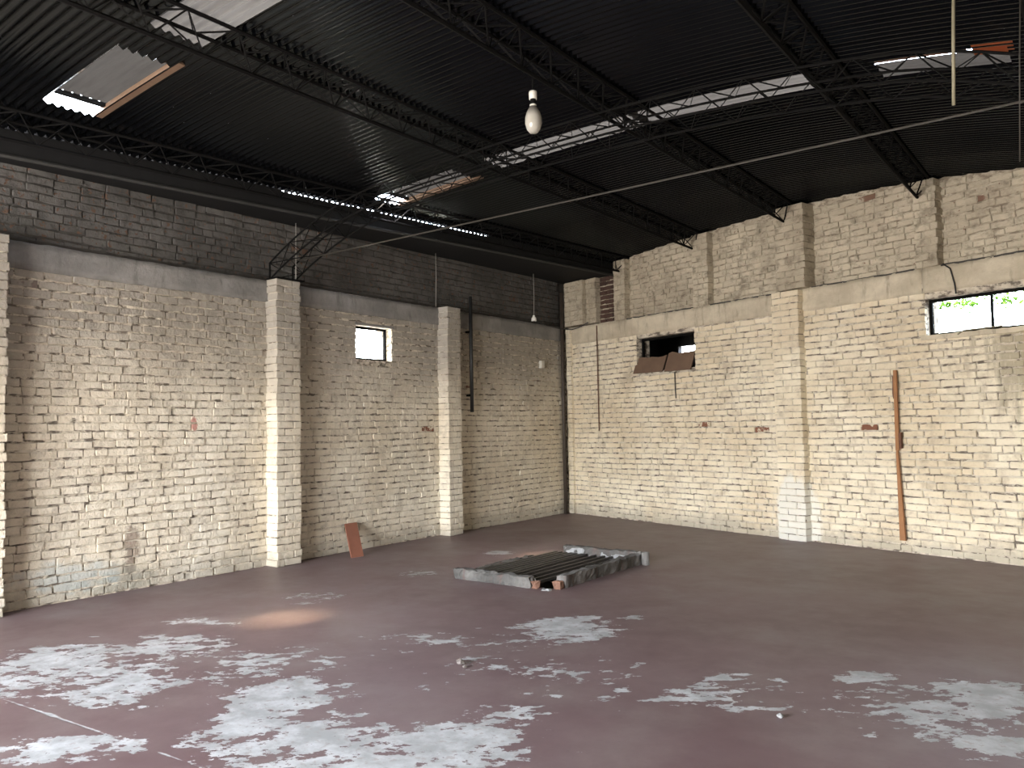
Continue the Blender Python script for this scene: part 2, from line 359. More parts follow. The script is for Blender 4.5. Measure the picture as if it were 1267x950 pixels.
# ------------------------------------------------------------------ bricks
def brick_mesh(L, H, D, seed, mat, name='brick'):
    rd = random.Random(seed); us = [0, .006/L, .5, 1-.006/L, 1]; vs = [0, .085, .915, 1]
    vv = []; ff = []; tilt = rd.uniform(-.002, .002); skew = rd.uniform(-.004, .004)
    for j, v in enumerate(vs):
        for i, u in enumerate(us):
            x = (u-.5)*L; z = (v-.5)*H; y = rd.uniform(-.0012, .0012)+tilt*(u-.5)*2; z += skew*(u-.5)*2
            eb = (i in (0, 4))+(j in (0, 3))
            if eb:
                x += rd.uniform(-.006, .004)*(1 if u > .5 else -1); z += rd.uniform(-.010, .004)*(1 if v > .5 else -1); y += rd.uniform(.003, .008) if j in (0, 3) else rd.uniform(.001, .004)
            if eb == 2:
                k = rd.uniform(.1, 1.5); x *= 1-.010*k/ (L*.5); z *= 1-.010*k/(H*.5)
            vv.append((x, y, z))
    n = 5
    for j in range(3):
        for i in range(4): ff.append((j*n+i, j*n+i+1, (j+1)*n+i+1, (j+1)*n+i))
    ring = [i for i in range(5)]+[j*n+4 for j in (1,2,3)]+[3*n+i for i in (3,2,1,0)]+[j*n for j in (2,1)]
    b0 = len(vv)
    for r in ring: vv.append((vv[r][0], D, vv[r][2]))
    for k in range(len(ring)):
        k2 = (k+1) % len(ring); ff.append((ring[k2], ring[k], b0+k, b0+k2))
    return vv, ff
COURSE = .0865
NV = 10
VAR = {}
for kind, L in (('s', .246), ('h', .118), ('p', .33)):
    VAR[kind] = (L, [brick_mesh(L, .074, .05, 100*ord(kind)+i, None) for i in range(NV)])
MESHES = {}
def brick_data(kind, i, mat):
    k = (kind, i, mat.name)
    if k not in MESHES:
        vv, ff = VAR[kind][1][i]; me = bpy.data.meshes.new('brick'); me.from_pydata(vv, [], ff); me.materials.append(mat)
        MESHES[k] = me
    return MESHES[k]
def lay(x0, x1, z0, z1, yf, mat, holes=(), top=None, rd=random, both=None):
    """list of bricks (matrix, kind, variant, material) filling a rectangle of wall in the wall's frame"""
    out = []; z = z0; row = 0
    nrow = max(1, int(round((z1-z0)/COURSE))); ch = (z1-z0)/nrow
    for row in range(nrow):
        zc = z0+(row+.5)*ch
        x = x0 - (rd.random()*.25 if row % 2 else rd.random()*.12)
        while x < x1-.03:
            kind = 'h' if rd.random() < .22 else 's'
            L0 = VAR[kind][0]; L = L0*rd.uniform(.92, 1.06); a, b_ = max(x, x0), min(x+L, x1)
            ln = b_-a; xc = (a+b_)/2; wav = .010*math.sin(xc*1.3+row*.35)
            ok = ln > .05
            if top and zc+ch*.5 > top(xc)-.005: ok = False
            pieces = [(a, b_)] if ok else []
            for (hx0, hx1, hz0, hz1) in holes:
                if zc+ch*.42 > hz0 and zc-ch*.42 < hz1:
                    np_ = []
                    for p, q in pieces:
                        if q <= hx0 or p >= hx1: np_.append((p, q)); continue
                        if hx0-p > .04: np_.append((p, hx0))
                        if q-hx1 > .04: np_.append((hx1, q))
                    pieces = np_
            for p, q in pieces:
                l2 = q-p; k2 = 'h' if l2 < .17 else 's'
                pr = rd.choice((0, 0, 0, .002, .004, .007, -.002, -.004, -.007)) + rd.uniform(-.0015, .0015)
                m = Matrix.Translation(((p+q)/2, yf+pr, zc+wav+rd.uniform(-.003, .003))) @ Matrix.Rotation(rd.uniform(-.012, .012), 4, 'Y') @ Matrix.Rotation(rd.uniform(-.008, .008), 4, 'Z') @ Matrix.Diagonal((l2/VAR[k2][0]*rd.choice((.96, .985, 1.0, 1.01)), 1, ch/.0865*rd.uniform(.90, 1.05), 1))
                out.append((m, k2, rd.randrange(NV), mat))
            x += L+.007
    return out
def place(wall, frame, bricks, limit=300, stuff='far_bricks'):
    """the bricks that show largest are objects; the others stay one joined part"""
    vis = []; rest = []
    for b in bricks:
        P = frame @ b[0].translation
        if in_view(P, -4): vis.append(((P-CAM).length, b))
        else: rest.append(b)
    vis.sort(key=lambda t: t[0]); near = [b for _, b in vis[:limit]]; rest += [b for _, b in vis[limit:]]
    for m, k, i, mat in near:
        o = link('brick', brick_data(k, i, mat), wall); o.matrix_local = m
    by = {}
    if rest:
        mb = MB(); mats = []
        for m, k, i, mat in rest:
            if mat not in mats: mats.append(mat)
            vv, ff = VAR[k][1][i]; mb.add([m @ Vector(v) for v in vv], ff, mats.index(mat))
        o = mb.build(stuff, mats, wall); o['kind'] = 'stuff'
def slab(mb, x0, x1, z0, z1, yf, thick, holes=(), step=.045, amp=.007, fine=None, top=None):
    """mortar bed: rough front, flat back, openings cut through"""
    xs = [x0]; 
    cuts = sorted({x0, x1, *[h for q in holes for h in q[:2] if x0 < h < x1], *([fine] if fine and x0 < fine < x1 else [])})
    xs = []
    for a, b_ in zip(cuts, cuts[1:]):
        st = step if (fine is None or a >= fine-1e-6) else 1.0
        n = max(1, int(math.ceil((b_-a)/st))); xs += [a+(b_-a)*i/n for i in range(n)]
    xs.append(x1)
    cz = sorted({z0, z1, *[h for q in holes for h in q[2:] if z0 < h < z1]}); zs = []
    for a, b_ in zip(cz, cz[1:]):
        n = max(1, int(math.ceil((b_-a)/step))); zs += [a+(b_-a)*i/n for i in range(n)]
    zs.append(z1)
    base = len(mb.v); nx = len(xs); hx = {h for q in holes for h in q[:2]}; hz = {h for q in holes for h in q[2:]}
    for z in zs:
        for x in xs:
            zz = z if not top else z0+(z-z0)*(top(x)-z0)/(z1-z0)
            p = Vector((x, 0, zz)); d = amp*(mnoise.noise(p*14)+.7*mnoise.noise(p*31))
            mb.v.append(Vector((x, yf+d, zz)))
    def inh(x, z): return any(q[0] < x < q[1] and q[2] < z < q[3] for q in holes)
    for j in range(len(zs)-1):
        for i in range(nx-1):
            if inh((xs[i]+xs[i+1])/2, (zs[j]+zs[j+1])/2): continue
            a = base+j*nx+i; mb.f.append((a, a+1, a+nx+1, a+nx)); mb.m.append(0)
    yb = yf+thick
    zsb = sorted({z0, z1, *cz}); xsb = cuts
    for j in range(len(zsb)-1):
        for i in range(len(xsb)-1):
            if inh((xsb[i]+xsb[i+1])/2, (zsb[j]+zsb[j+1])/2): continue
            za, zb = zsb[j], zsb[j+1]
            if top and j == len(zsb)-2: pass
            mb.quad((xsb[i],yb,za), (xsb[i],yb,zb), (xsb[i+1],yb,zb), (xsb[i+1],yb,za))
    for (a, b_, c, d) in holes:      # reveals
        mb.quad((a,yf,c),(a,yb,c),(a,yb,d),(a,yf,d)); mb.quad((b_,yf,c),(b_,yf,d),(b_,yb,d),(b_,yb,c))
        mb.quad((a,yf,c),(b_,yf,c),(b_,yb,c),(a,yb,c)); mb.quad((a,yf,d),(a,yb,d),(b_,yb,d),(b_,yf,d))
    ze = z1 if not top else None
    mb.quad((x0,yf,z0),(x0,yf,top(x0) if top else z1),(x0,yb,top(x0) if top else z1),(x0,yb,z0))
    mb.quad((x1,yf,z0),(x1,yb,z0),(x1,yb,top(x1) if top else z1),(x1,yf,top(x1) if top else z1))
    for xa, xb in zip(xs, xs[1:]):
        za, zb = (top(xa), top(xb)) if top else (z1, z1)
        mb.quad((xa,yf,za),(xb,yf,zb),(xb,yb,zb),(xa,yb,za))
def pilaster(wall, frame, x0, x1, z0, z1, yf, d, mat, core, name='pilaster', label=None):
    """brick pier standing d proud of the wall face yf"""
    c = MB().rough_box(x0+.016, x1-.016, yf-d+.014, yf+.03, z0, z1-.01, .09, .005, x0*3.3)
    p = c.build(name, core, wall)
    if label: p['label'] = label
    rd = random.Random(int(x0*977)); n = int(round((z1-z0)/COURSE)); ch = (z1-z0)/n; W = x1-x0
    for r in range(n):
        zc = z0+(r+.5)*ch; sx = rd.uniform(-.011, .011); sp = rd.choice((0, 0, .003, -.004, .006))
        split = .68 if r % 2 else .34
        for a, b_ in ((x0, x0+W*split-.005), (x0+W*split+.005, x1)):
            l2 = b_-a; k = 'h' if l2 < .17 else 's'
            # solid brick with front and side faces
            D = d+.01
            me = pier_brick(l2, ch*.86, D, rd.randrange(6), mat)
            o = link('brick', me, p); o.location = ((a+b_)/2+sx+rd.uniform(-.003, .003), yf-d+sp, zc+rd.uniform(-.002, .002)); o.rotation_euler = (0, rd.uniform(-.015, .015), rd.uniform(-.01, .01))
    return p
PB = {}
def pier_brick(L, H, D, i, mat):
    L = round(L, 2); H = round(H, 3); D = round(D, 2); k = (L, H, D, i, mat.name)
    if k not in PB:
        rd = random.Random(hash((L, D, i)) & 1023); mb = MB(); vs = []
        X = [-L/2, -L/2+.007, L/2-.007, L/2]; Z = [-H/2, -H/2+.007, H/2-.007, H/2]; Y = [0, .012, D]
        # front rounded grid 4x4 and sides going back
        for j, z in enumerate(Z):
            for ii, x in enumerate(X):
                e = (ii in (0, 3))+(j in (0, 3)); y = rd.uniform(-.0015, .0015)+(.005 if e == 1 else .009 if e == 2 else 0)
                s = 1 if e < 2 else .985
                vs.append(Vector((x*s+rd.uniform(-.004, .003), y, z*s+rd.uniform(-.004, .003))))
        fs = [(j*4+ii, j*4+ii+1, (j+1)*4+ii+1, (j+1)*4+ii) for j in range(3) for ii in range(3)]
        ring = [0,1,2,3,7,11,15,14,13,12,8,4]; b0 = len(vs)
        for r in ring: vs.append(Vector((vs[r].x, D, vs[r].z)))
        for q in range(12): fs.append((ring[(q+1)%12], ring[q], b0+q, b0+(q+1)%12))
        mb.add(vs, fs); PB[k] = mb.mesh('brick', mat)
    return PB[k]

# ------------------------------------------------------------------ floor with pit
PITM = Matrix.Translation((3.06, -5.03, 0))
PX, PY = .56, .86           # half size of the hole
FX0, FX1, FY0, FY1 = -.35, 9.1, -17.4, .6
pc = PITM.translation; hc = [pc+Vector(p) for p in ((-PX,-PY,0),(PX,-PY,0),(PX,PY,0),(-PX,PY,0))]
def axis(a, b_, cuts, st):
    c = [a]+cuts+[b_]; out = []
    for p, q in zip(c, c[1:]):
        n = int(math.ceil((q-p)/st)); out += [p+(q-p)*i/n for i in range(n)]
    return out+[b_]
f = MB(); gx = axis(FX0, FX1, [pc.x-PX, pc.x+PX], .09); gy = axis(FY0, FY1, [pc.y-PY, pc.y+PY], .09); wear = []
for y in gy:
    for x in gx:
        f.v.append(Vector((x, y, 0))); U_ = x*math.cos(YAW)+y*math.sin(YAW); V_ = -x*math.sin(YAW)+y*math.cos(YAW); b0 = 0
        for x0, y0, rx, ry, k in WEAR:
            d = 1-math.hypot((U_-x0)/rx, (V_-y0)/ry)
            if d > 0: b0 = max(b0, (d*k)**.6)
        if b0 == 0: e_ = min(1, max(0, (V_+9.4)/2.5)); b0 = -.22*e_
        wear.append(b0)
for j in range(len(gy)-1):
    for i in range(len(gx)-1):
        if abs((gx[i]+gx[i+1])/2-pc.x) < PX and abs((gy[j]+gy[j+1])/2-pc.y) < PY: continue
        a = j*len(gx)+i; f.f.append((a, a+1, a+len(gx)+1, a+len(gx))); f.m.append(0)
fl = f.build('floor', M['floor']); tag(fl, 'red painted concrete floor with peeled grey patches', 'floor', kind='structure')
fl.data.attributes.new('wear', 'FLOAT', 'POINT').data.foreach_set('value', wear)
pw = MB()
for i in range(4):
    a, b_ = hc[i], hc[(i+1)%4]; dn = Vector((0,0,-1.1)); pw.quad(a, b_, b_+dn, a+dn)
pw.quad(*[h+Vector((0,0,-1.1)) for h in hc])
pw.build('pit_lining', M['pit'], fl)

# ------------------------------------------------------------------ unseen ground outside, tones set for the light it returns
M['yard'] = plain('pale_bounce_ground', (.55,.52,.46), .95, 0, .25, 1.5)
M['asphalt'] = plain('dark_asphalt', (.060,.058,.056), .95, 0, .25, 1.5)
al = MB(); al.quad((-9, -30, -.03), (-.34, -30, -.03), (-.34, 30, -.03), (-9, 30, -.03))  # unseen pale ground added so the roof catches streaks through the small window
tag(al.build('bounce_ground', M['yard']), 'unseen pale ground added outside the side wall', 'ground', kind='structure')
yd = MB()
for x0, x1, y0, y1 in ((9.1, 50, -50, 40), (-.34, 9.1, -50, FY0), (-.34, 9.1, FY1, 40)): yd.quad((x0,y0,-.03), (x1,y0,-.03), (x1,y1,-.03), (x0,y1,-.03))
tag(yd.build('yard_ground', M['asphalt']), 'dark asphalt ground outside the gateway', 'ground', kind='structure')

# ------------------------------------------------------------------ left wall
LW = (-5.13, -4.46, 2.55, 3.02)
mb = MB(); slab(mb, FRONT, .3, 0, LEDGE, .015, .30, [LW], fine=-10.4, amp=.011)
wl = mb.build('wall_left', M['mortar']); wl.matrix_world = ML; tag(wl, 'whitewashed brick side wall with brick pilasters and a small window', 'wall', kind='structure')
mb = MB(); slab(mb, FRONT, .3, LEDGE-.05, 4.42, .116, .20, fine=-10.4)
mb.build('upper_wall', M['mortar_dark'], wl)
BEAM = 3.16
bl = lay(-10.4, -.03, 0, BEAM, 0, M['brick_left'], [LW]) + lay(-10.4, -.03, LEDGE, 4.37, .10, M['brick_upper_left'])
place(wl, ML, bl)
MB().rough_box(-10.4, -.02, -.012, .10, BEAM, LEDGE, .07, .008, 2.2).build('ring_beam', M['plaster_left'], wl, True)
MB().rough_box(-10.4, -.02, .07, .115, LEDGE-.005, LEDGE+.045, .05, .010, 8.2).build('ledge_strip', M['ledge_dark'], wl)  # thin dark strip along the ledge line
MB().box(FRONT, -10.4, -.005, .1, 0, LEDGE).build('near_render', M['plaster_plain'], wl)
for (a, b_) in ((-9.79, -9.45), (-6.56, -6.21), (-3.50, -3.20)):
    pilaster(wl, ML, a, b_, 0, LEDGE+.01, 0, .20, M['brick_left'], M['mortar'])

# ------------------------------------------------------------------ end wall (skewed)
W2 = (1.86, 3.12, 2.47, 3.03); W3 = (6.67, 8.05, 2.58, 3.02)
SEND = RIGHT/math.cos(BANG)+.1
mb = MB(); slab(mb, -.1, SEND, 0, LEDGE-.02, .015, .30, [W2, W3], amp=.011)
wb = mb.build('wall_back', M['mortar']); wb.matrix_world = MBK; tag(wb, 'whitewashed brick end wall with two high windows', 'wall', kind='structure')
def topf(s): return roof_z(s*math.cos(BANG))-.004
mb = MB(); slab(mb, -.45, SEND, LEDGE-.06, 4.6, .146, .16, top=lambda s: topf(s)+.02)
mb.build('upper_wall', M['mortar_upper_back'], wb)
BB = 3.09
bb = lay(.02, SEND, 0, BB, 0, M['brick_back'], [W2, W3]) + lay(1.22, SEND, LEDGE-.03, 4.66, .13, M['brick_upper_back'], top=topf) + lay(.86, 1.2, LEDGE-.03, 4.25, .125, M['brick_red'])
place(wb, MBK, bb)
for a, b_ in ((.02, W3[0]-.02), (W3[0]-.02, SEND)):
    MB().rough_box(a, b_, -.012, .12, max(BB, W3[3]+.03), LEDGE-.03, .06, .012, 5.5+a).build('ring_beam', M['plaster_back'], wb, True)
for a, b_ in ((1.65, 3.12), (3.45, 4.70), (5.18, 6.58), (6.88, SEND)): MB().rough_box(a, b_, -.014, .14, LEDGE-.040, LEDGE-.020, .05, .008, a).build('ledge_strip', M['ledge_dark'], wb)
pilaster(wb, MBK, 4.63, 5.05, 0, LEDGE-.04, 0, .13, M['brick_back'], M['mortar'])
for a, b_, d in ((1.36, 1.62, .14), (3.13, 3.43, .14), (4.72, 5.16, .25), (6.60, 6.86, .15)):
    pilaster(wb, MBK, a, b_, LEDGE-.03, topf((a+b_)/2)-.03, .13, d, M['brick_upper_back'], M['mortar_upper_back'], 'upper_pilaster')
pilaster(wb, MBK, .10, .60, LEDGE+.0, 4.24, .13, .20, M['brick_upper_back'], M['mortar_upper_back'], 'upper_pilaster')
pilaster(wb, MBK, .60, .86, LEDGE+.0, 4.24, .13, .12, M['brick_upper_back'], M['mortar_upper_back'], 'upper_pilaster')
pilaster(wb, MBK, .09, .22, 0, LEDGE-.04, 0, .05, M['brick_back'], M['mortar'])

# ------------------------------------------------------------------ unseen sides that close the room
mb = MB(); mb.box(RIGHT, RIGHT+.25, FRONT-.2, -1.9, 0, roof_z(RIGHT)+.1)
wr = mb.build('wall_right', M['plaster_plain']); tag(wr, 'plain plastered side wall on the far right', 'wall', kind='structure')
mb = MB(); mb.box(-.3, DOOR[0], FRONT-.3, FRONT, 0, 4.6); mb.box(DOOR[1], RIGHT+.25, FRONT-.3, FRONT, 0, 4.6); mb.box(DOOR[0], DOOR[1], FRONT-.3, FRONT, DOOR[2], 4.6)
wf = mb.build('wall_front', M['plaster_plain']); tag(wf, 'plain front wall with the wide gateway', 'wall', kind='structure')

# ------------------------------------------------------------------ roof
roof = empty('ceiling'); tag(roof, 'soot-blackened curved corrugated metal roof', 'roof', kind='structure')
PITCHC = .076; AMP = .0115
def sheet(y0, y1, xa, xb, lift=0, step=.22, amp=AMP):
    """corrugated sheet bent to the roof curve; xa may be a function of y"""
    mb = MB(); n = max(2, int(round((y1-y0)/PITCHC*8))); nx = int(math.ceil(((xb)-(xa if not callable(xa) else xa(y0)))/step))
    for j in range(n+1):
        y = y0+(y1-y0)*j/n; x0 = xa(y) if callable(xa) else xa
        for i in range(nx+1):
            x = x0+(xb-x0)*i/nx
            mb.v.append(Vector((x, y, roof_z(x)+lift+amp*math.cos(2*math.pi*y/PITCHC))))
    for j in range(n):
        for i in range(nx):
            a = j*(nx+1)+i; mb.f.append((a, a+nx+1, a+nx+2, a+1)); mb.m.append(0)
    return mb
SKY1 = (-9.52, -9.07); SKY2 = (-5.73, -5.30)
def fill(a, b_):
    n = max(1, int(round((b_-a)/.84))); return [(a+(b_-a)*i/n, a+(b_-a)*(i+1)/n) for i in range(n)]
spans = fill(-17.2, SKY1[0])+fill(SKY1[1], SKY2[0])+fill(SKY2[1], .45)
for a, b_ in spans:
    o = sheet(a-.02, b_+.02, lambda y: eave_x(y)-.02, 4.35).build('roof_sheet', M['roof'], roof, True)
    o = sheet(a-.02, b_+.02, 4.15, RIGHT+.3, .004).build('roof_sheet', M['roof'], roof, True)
# skylight strips: metal at the eave, lifted translucent cover over the low opening, then translucent sheets
for (a, b_), mids in ((SKY1, ((2.62, 4.7), (4.6, 8.0))), (SKY2, ((2.66, 4.6), (4.5, 6.30)))):
    sheet(a-.03, b_+.03, lambda y: eave_x(y)-.02, .98).build('roof_sheet', M['roof'], roof, True)
    sheet(a-.03, b_+.03, 2.24, 2.70, .004).build('roof_sheet', M['roof'], roof, True)
    sheet(a-.05, b_+.03, 1.16, 2.42, .060, amp=.004).build('skylight_sheet', M['fibre_dirty'], roof, True)
    for q, (xa, xb) in enumerate(mids):
        sheet(a-.04, b_+.04, xa, xb, .012+.004*q).build('skylight_sheet', M['fibre'], roof, True)
    # timber rail under the lifted cover's edge and flashing along its far side, sunlit orange put into its colour
    MB().box(1.14, 1.19, a-.03, b_+.03, roof_z(1.16)+.018, roof_z(1.16)+.050).build('rail', M['steel'], roof)
    fb = MB()
    for k in range(6):
        p, q = 1.0+1.35*k/6, 1.0+1.35*(k+1)/6
        fb.hexa([(p,b_-.01,roof_z(p)-.008),(q,b_-.01,roof_z(q)-.008),(q,b_+.05,roof_z(q)-.012),(p,b_+.05,roof_z(p)-.012),(p,b_-.01,roof_z(p)+.04),(q,b_-.01,roof_z(q)+.04),(q,b_+.05,roof_z(q)+.04),(p,b_+.05,roof_z(p)+.04)])
    fb.build('flashing', M['sun_orange'], roof)
a, b_ = SKY1; sheet(a-.03, b_+.03, 7.9, RIGHT+.3, .0).build('roof_sheet', M['roof'], roof, True)
a, b_ = SKY2
sheet(a-.03, b_+.03, 6.2, 6.72, .004).build('roof_sheet', M['roof'], roof, True)
sheet(a-.03, b_+.03, 7.62, RIGHT+.3, .004).build('roof_sheet', M['roof'], roof, True)
sheet(a+.10, b_+.05, 6.62, 7.66, .012, amp=.004).build('skylight_sheet', M['fibre_dirty'], roof, True)
def curved(x0, x1, y0, y1, l0, l1, th=.004):
    mb = MB(); n = 6
    for i in range(n):
        p, q = x0+(x1-x0)*i/n, x0+(x1-x0)*(i+1)/n
        mb.hexa([(p,y0,roof_z(p)+l0),(q,y0,roof_z(q)+l0),(q,y1,roof_z(q)+l1),(p,y1,roof_z(p)+l1),(p,y0,roof_z(p)+l0+th),(q,y0,roof_z(q)+l0+th),(q,y1,roof_z(q)+l1+th),(p,y1,roof_z(p)+l1+th)])
    return mb
curved(6.7, 7.36, a-.03, a+.085, .012, .012).build('flashing', M['rust'], roof)
curved(7.40, 7.66, a-.05, a+.16, -.002, .004).build('flashing', M['tint'], roof)
# eave gutter: wedge between the side wall and the skewed eave
def lip(y):
    n = .004*mnoise.noise(Vector((y*1.7, 3, 0)))
    return (.000+n) if y < -6.7 else (-.022+n) if y < -3.3 else (.001+n)
g = MB(); N = 160
ys = [-16.9+17.2*i/N for i in range(N+1)]
def strip(mb, A, B):
    n = len(mb.v)
    for p, q in zip(A, B): mb.v += [Vector(p), Vector(q)]
    for i in range(len(A)-1): mb.f.append((n+2*i, n+2*i+1, n+2*i+3, n+2*i+2)); mb.m.append(0)
strip(g, [(-.13, y, eave_b(y)+.01) for y in ys], [(eave_x(y)+.02, y, eave_b(y)-.04) for y in ys])
strip(g, [(eave_x(y)+.02, y, eave_b(y)-.04) for y in ys], [(eave_x(y)+.03, y, roof_z(eave_x(y))+lip(y)) for y in ys])
strip(g, [(eave_x(y)+.03, y, roof_z(eave_x(y))+lip(y)) for y in ys], [(eave_x(y)+.015, y, roof_z(eave_x(y))+lip(y)) for y in ys])
strip(g, [(-.13, y, eave_b(y)+.03) for y in ys], [(eave_x(y)+.01, y, eave_b(y)-.02) for y in ys])
strip(g, [(eave_x(y)+.01, y, eave_b(y)-.02) for y in ys], [(eave_x(y)+.015, y, roof_z(eave_x(y))+lip(y)) for y in ys])
gut = g.build('eave_gutter', M['galv']); tag(gut, 'dark sheet metal gutter box along the top of the side wall', 'gutter')
e = MB(); yy = ys
e.tube([(eave_x(y)+.028, y, eave_b(y)-.035) for y in yy], .022, 6); e.build('gutter_edge', M['galv_edge'], gut)

# ------------------------------------------------------------------ lattice purlins (triangular section, point down)
def back_y(x): return x*math.tan(BANG)
def purlin(x, y0, label, x_near=None):
    """x at the end wall; x_near where it runs out of parallel with the side wall"""
    y1 = back_y(x)+.10; xn = x if x_near is None else x_near
    p = empty('lattice_purlin', (xn, y0, 0)); tag(p, label, 'purlin', 'lattice purlins under the roof')
    w_, h = .13, .215; L = y1-y0
    def Q(dx, y, low):
        xx = xn+(x-xn)*y/L; return (xx-xn+dx, y, roof_z(xx+dx)-AMP-.014-(h if low else 0))
    for dx, low, r in ((-w_, 0, .016), (w_, 0, .016), (0, 1, .018)): MB().tube([Q(dx, L*i/24, low) for i in range(25)], r, 5).build('chord', M['steel'], p)
    n = int(L/.20)
    for sg in (-1, 1): MB().tube([Q(sg*w_, L*i/n, 0) if i % 2 else Q(0, L*i/n, 1) for i in range(n+1)], .009, 4).build('lacing', M['steel'], p)
    MB().tube([Q((1 if i % 2 else -1)*w_, L*i/n, 0) for i in range(n+1)], .008, 4).build('lacing', M['steel'], p)
    return p
purlin(1.45, -11.4, 'black lattice purlin nearest the eave gutter', .42)
purlin(3.00, -16.9, 'black lattice purlin between the low openings and the white skylight sheets')
purlin(4.62, -16.9, 'black lattice purlin that the big lamp hangs from')
purlin(6.36, -16.9, 'black lattice purlin meeting the tall pier above the bright wide window')
purlin(7.90, -16.9, 'black lattice purlin nearest the right wall')

# ------------------------------------------------------------------ arch truss over the second pilaster
TY, TW = -6.36, .17
def tz(x):
    e_ = max(0, 1-x/2.0, 1-(RIGHT-x)/2.0); return roof_z(x)-.275-.45*e_*e_
tr = empty('arch_truss', (0, TY, LEDGE)); tag(tr, 'black lattice arch truss springing from the second pilaster', 'truss')
def T(x, s, low): return Vector((x, s*TW, tz(x)-(.20 if low else 0)-LEDGE))
nx = 44; xs = [.02+(RIGHT-.04)*i/nx for i in range(nx+1)]
for s in (-1, 1):
    for low in (0, 1):
        MB().tube([T(x, s, low) for x in xs], .011, 5).build('chord', M['steel'], tr)
    MB().tube([T(x, s, i % 2) for i, x in enumerate(xs)], .007, 4).build('lacing', M['steel'], tr)
MB().tube([T(x, 1 if i % 2 else -1, 1) for i, x in enumerate(xs)], .006, 4).build('lacing', M['steel'], tr)
MB().tube([T(x, 1 if i % 2 else -1, 0) for i, x in enumerate(xs)], .006, 4).build('lacing', M['steel'], tr)
for s in (-1, 1):     # shoe standing on the pilaster
    MB().tube([(.03, s*TW, .02), (.03, s*TW, tz(.02)-LEDGE)], .013, 5).build('shoe_post', M['steel'], tr)
    MB().tube([(.03, s*TW, .02), (.30, s*TW, tz(.30)-.2-LEDGE)], .009, 5).build('shoe_brace', M['steel'], tr)
MB().box(.0, .22, -TW-.03, TW+.03, .012, .026).build('shoe_plate', M['steel'], tr)
MB().tube([(0, .09, 3.68-LEDGE), (RIGHT, .09, 3.68-LEDGE)], .0085, 6).build('tie_rod', M['rod'], tr)

# ------------------------------------------------------------------ windows
def window(name, frame, hole, inset, label, mull=(), glass=True, extra=None, bar=.035):
    x0, x1, z0, z1 = hole; t = empty(name); t.matrix_world = frame @ Matrix.Translation(((x0+x1)/2, inset, z0)); W, H = x1-x0, z1-z0
    tag(t, label, 'window', kind='structure')
    for a, b_, c, d in ((-W/2, W/2, 0, bar), (-W/2, W/2, H-bar, H), (-W/2, -W/2+bar, bar, H-bar), (W/2-bar, W/2, bar, H-bar)):
        MB().box(a, b_, -.018, .018, c, d).build('frame_bar', M['steel'], t)
    for mx in mull: MB().box(mx-x0-W/2-.012, mx-x0-W/2+.012, -.015, .015, bar, H-bar).build('mullion', M['steel'], t)
    ed = [-W/2+bar]+[v for mx in mull for v in (mx-x0-W/2-.012, mx-x0-W/2+.012)]+[W/2-bar]
    if glass:
        for i in range(0, len(ed), 2): MB().box(ed[i], ed[i+1], -.002, .002, bar, H-bar).build('pane', M['glass'], t)
    return t
w1 = window('window_1', ML, LW, .14, 'small bright square window high in the side wall')
w2 = window('window_2', MBK, W2, .15, 'dark window with two brown panels in the end wall', glass=False)
w3 = window('window_3', MBK, W3, .13, 'wide bright window with foliage behind at right of the end wall', mull=(7.36,))
# plaster lintel and sill lips
MB().rough_box(LW[0]-.03, LW[1]+.03, -.015, .12, LW[3]-.005, LW[3]+.03, .06, .004, 1).build('lintel', M['plaster_left'], wl)
MB().rough_box(W3[0]-.05, SEND, -.03, .14, W3[2]-.05, W3[2]+.005, .06, .008, 3).build('sill', M['plaster_back'], wb)
MB().tube([(7.05, -.035, 2.56), (7.12, -.04, 2.60), (7.5, -.045, 2.605), (8.0, -.05, 2.625)], .008, 5).build('sill_cable', M['tube'], wb)
# brown panels standing in the lower half of window 2
def panel(x0, x1, z0, h, tilt, y, yaw, label):
    p = empty('brown_panel'); p.matrix_world = MBK @ Matrix.Translation((x0, y, z0)) @ Matrix.Rotation(yaw, 4, 'Z') @ Matrix.Rotation(tilt, 4, 'X'); tag(p, label, 'panel', 'panels in the dark window')
    n = 8; W = x1-x0; me = MB(); rd = random.Random(int(x0*100)); top = [h+rd.uniform(-.02, .02) for _ in range(n+1)]
    for i in range(n):
        a, c = W*i/n, W*(i+1)/n
        me.hexa([(a+.05*0,0,0),(c,0,0),(c,.018,0),(a,.018,0),(a+.03,0,top[i]),(c+.03,0,top[i+1]),(c+.03,.018,top[i+1]),(a+.03,.018,top[i])])
    me.build('sheet', M['card'], p)
    return p
panel(1.80, 2.45, 2.45, .27, -.30, -.03, .02, 'left brown panel standing in the dark window')
panel(2.50, 3.06, 2.44, .31, -.30, -.03, -.02, 'right brown panel standing in the dark window')
# dark room behind window 2
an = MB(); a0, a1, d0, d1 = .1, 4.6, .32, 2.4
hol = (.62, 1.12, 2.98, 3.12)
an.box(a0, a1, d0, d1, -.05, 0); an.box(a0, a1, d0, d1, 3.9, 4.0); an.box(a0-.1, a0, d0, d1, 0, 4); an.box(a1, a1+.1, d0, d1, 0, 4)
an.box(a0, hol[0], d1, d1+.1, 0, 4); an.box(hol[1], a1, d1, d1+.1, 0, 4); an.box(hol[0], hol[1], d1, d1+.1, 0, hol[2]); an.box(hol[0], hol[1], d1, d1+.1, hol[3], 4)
ao = an.build('wall_annex', M['annex']); ao.matrix_world = MBK; tag(ao, 'dark neighbouring room seen through the dark window', 'wall', kind='structure')

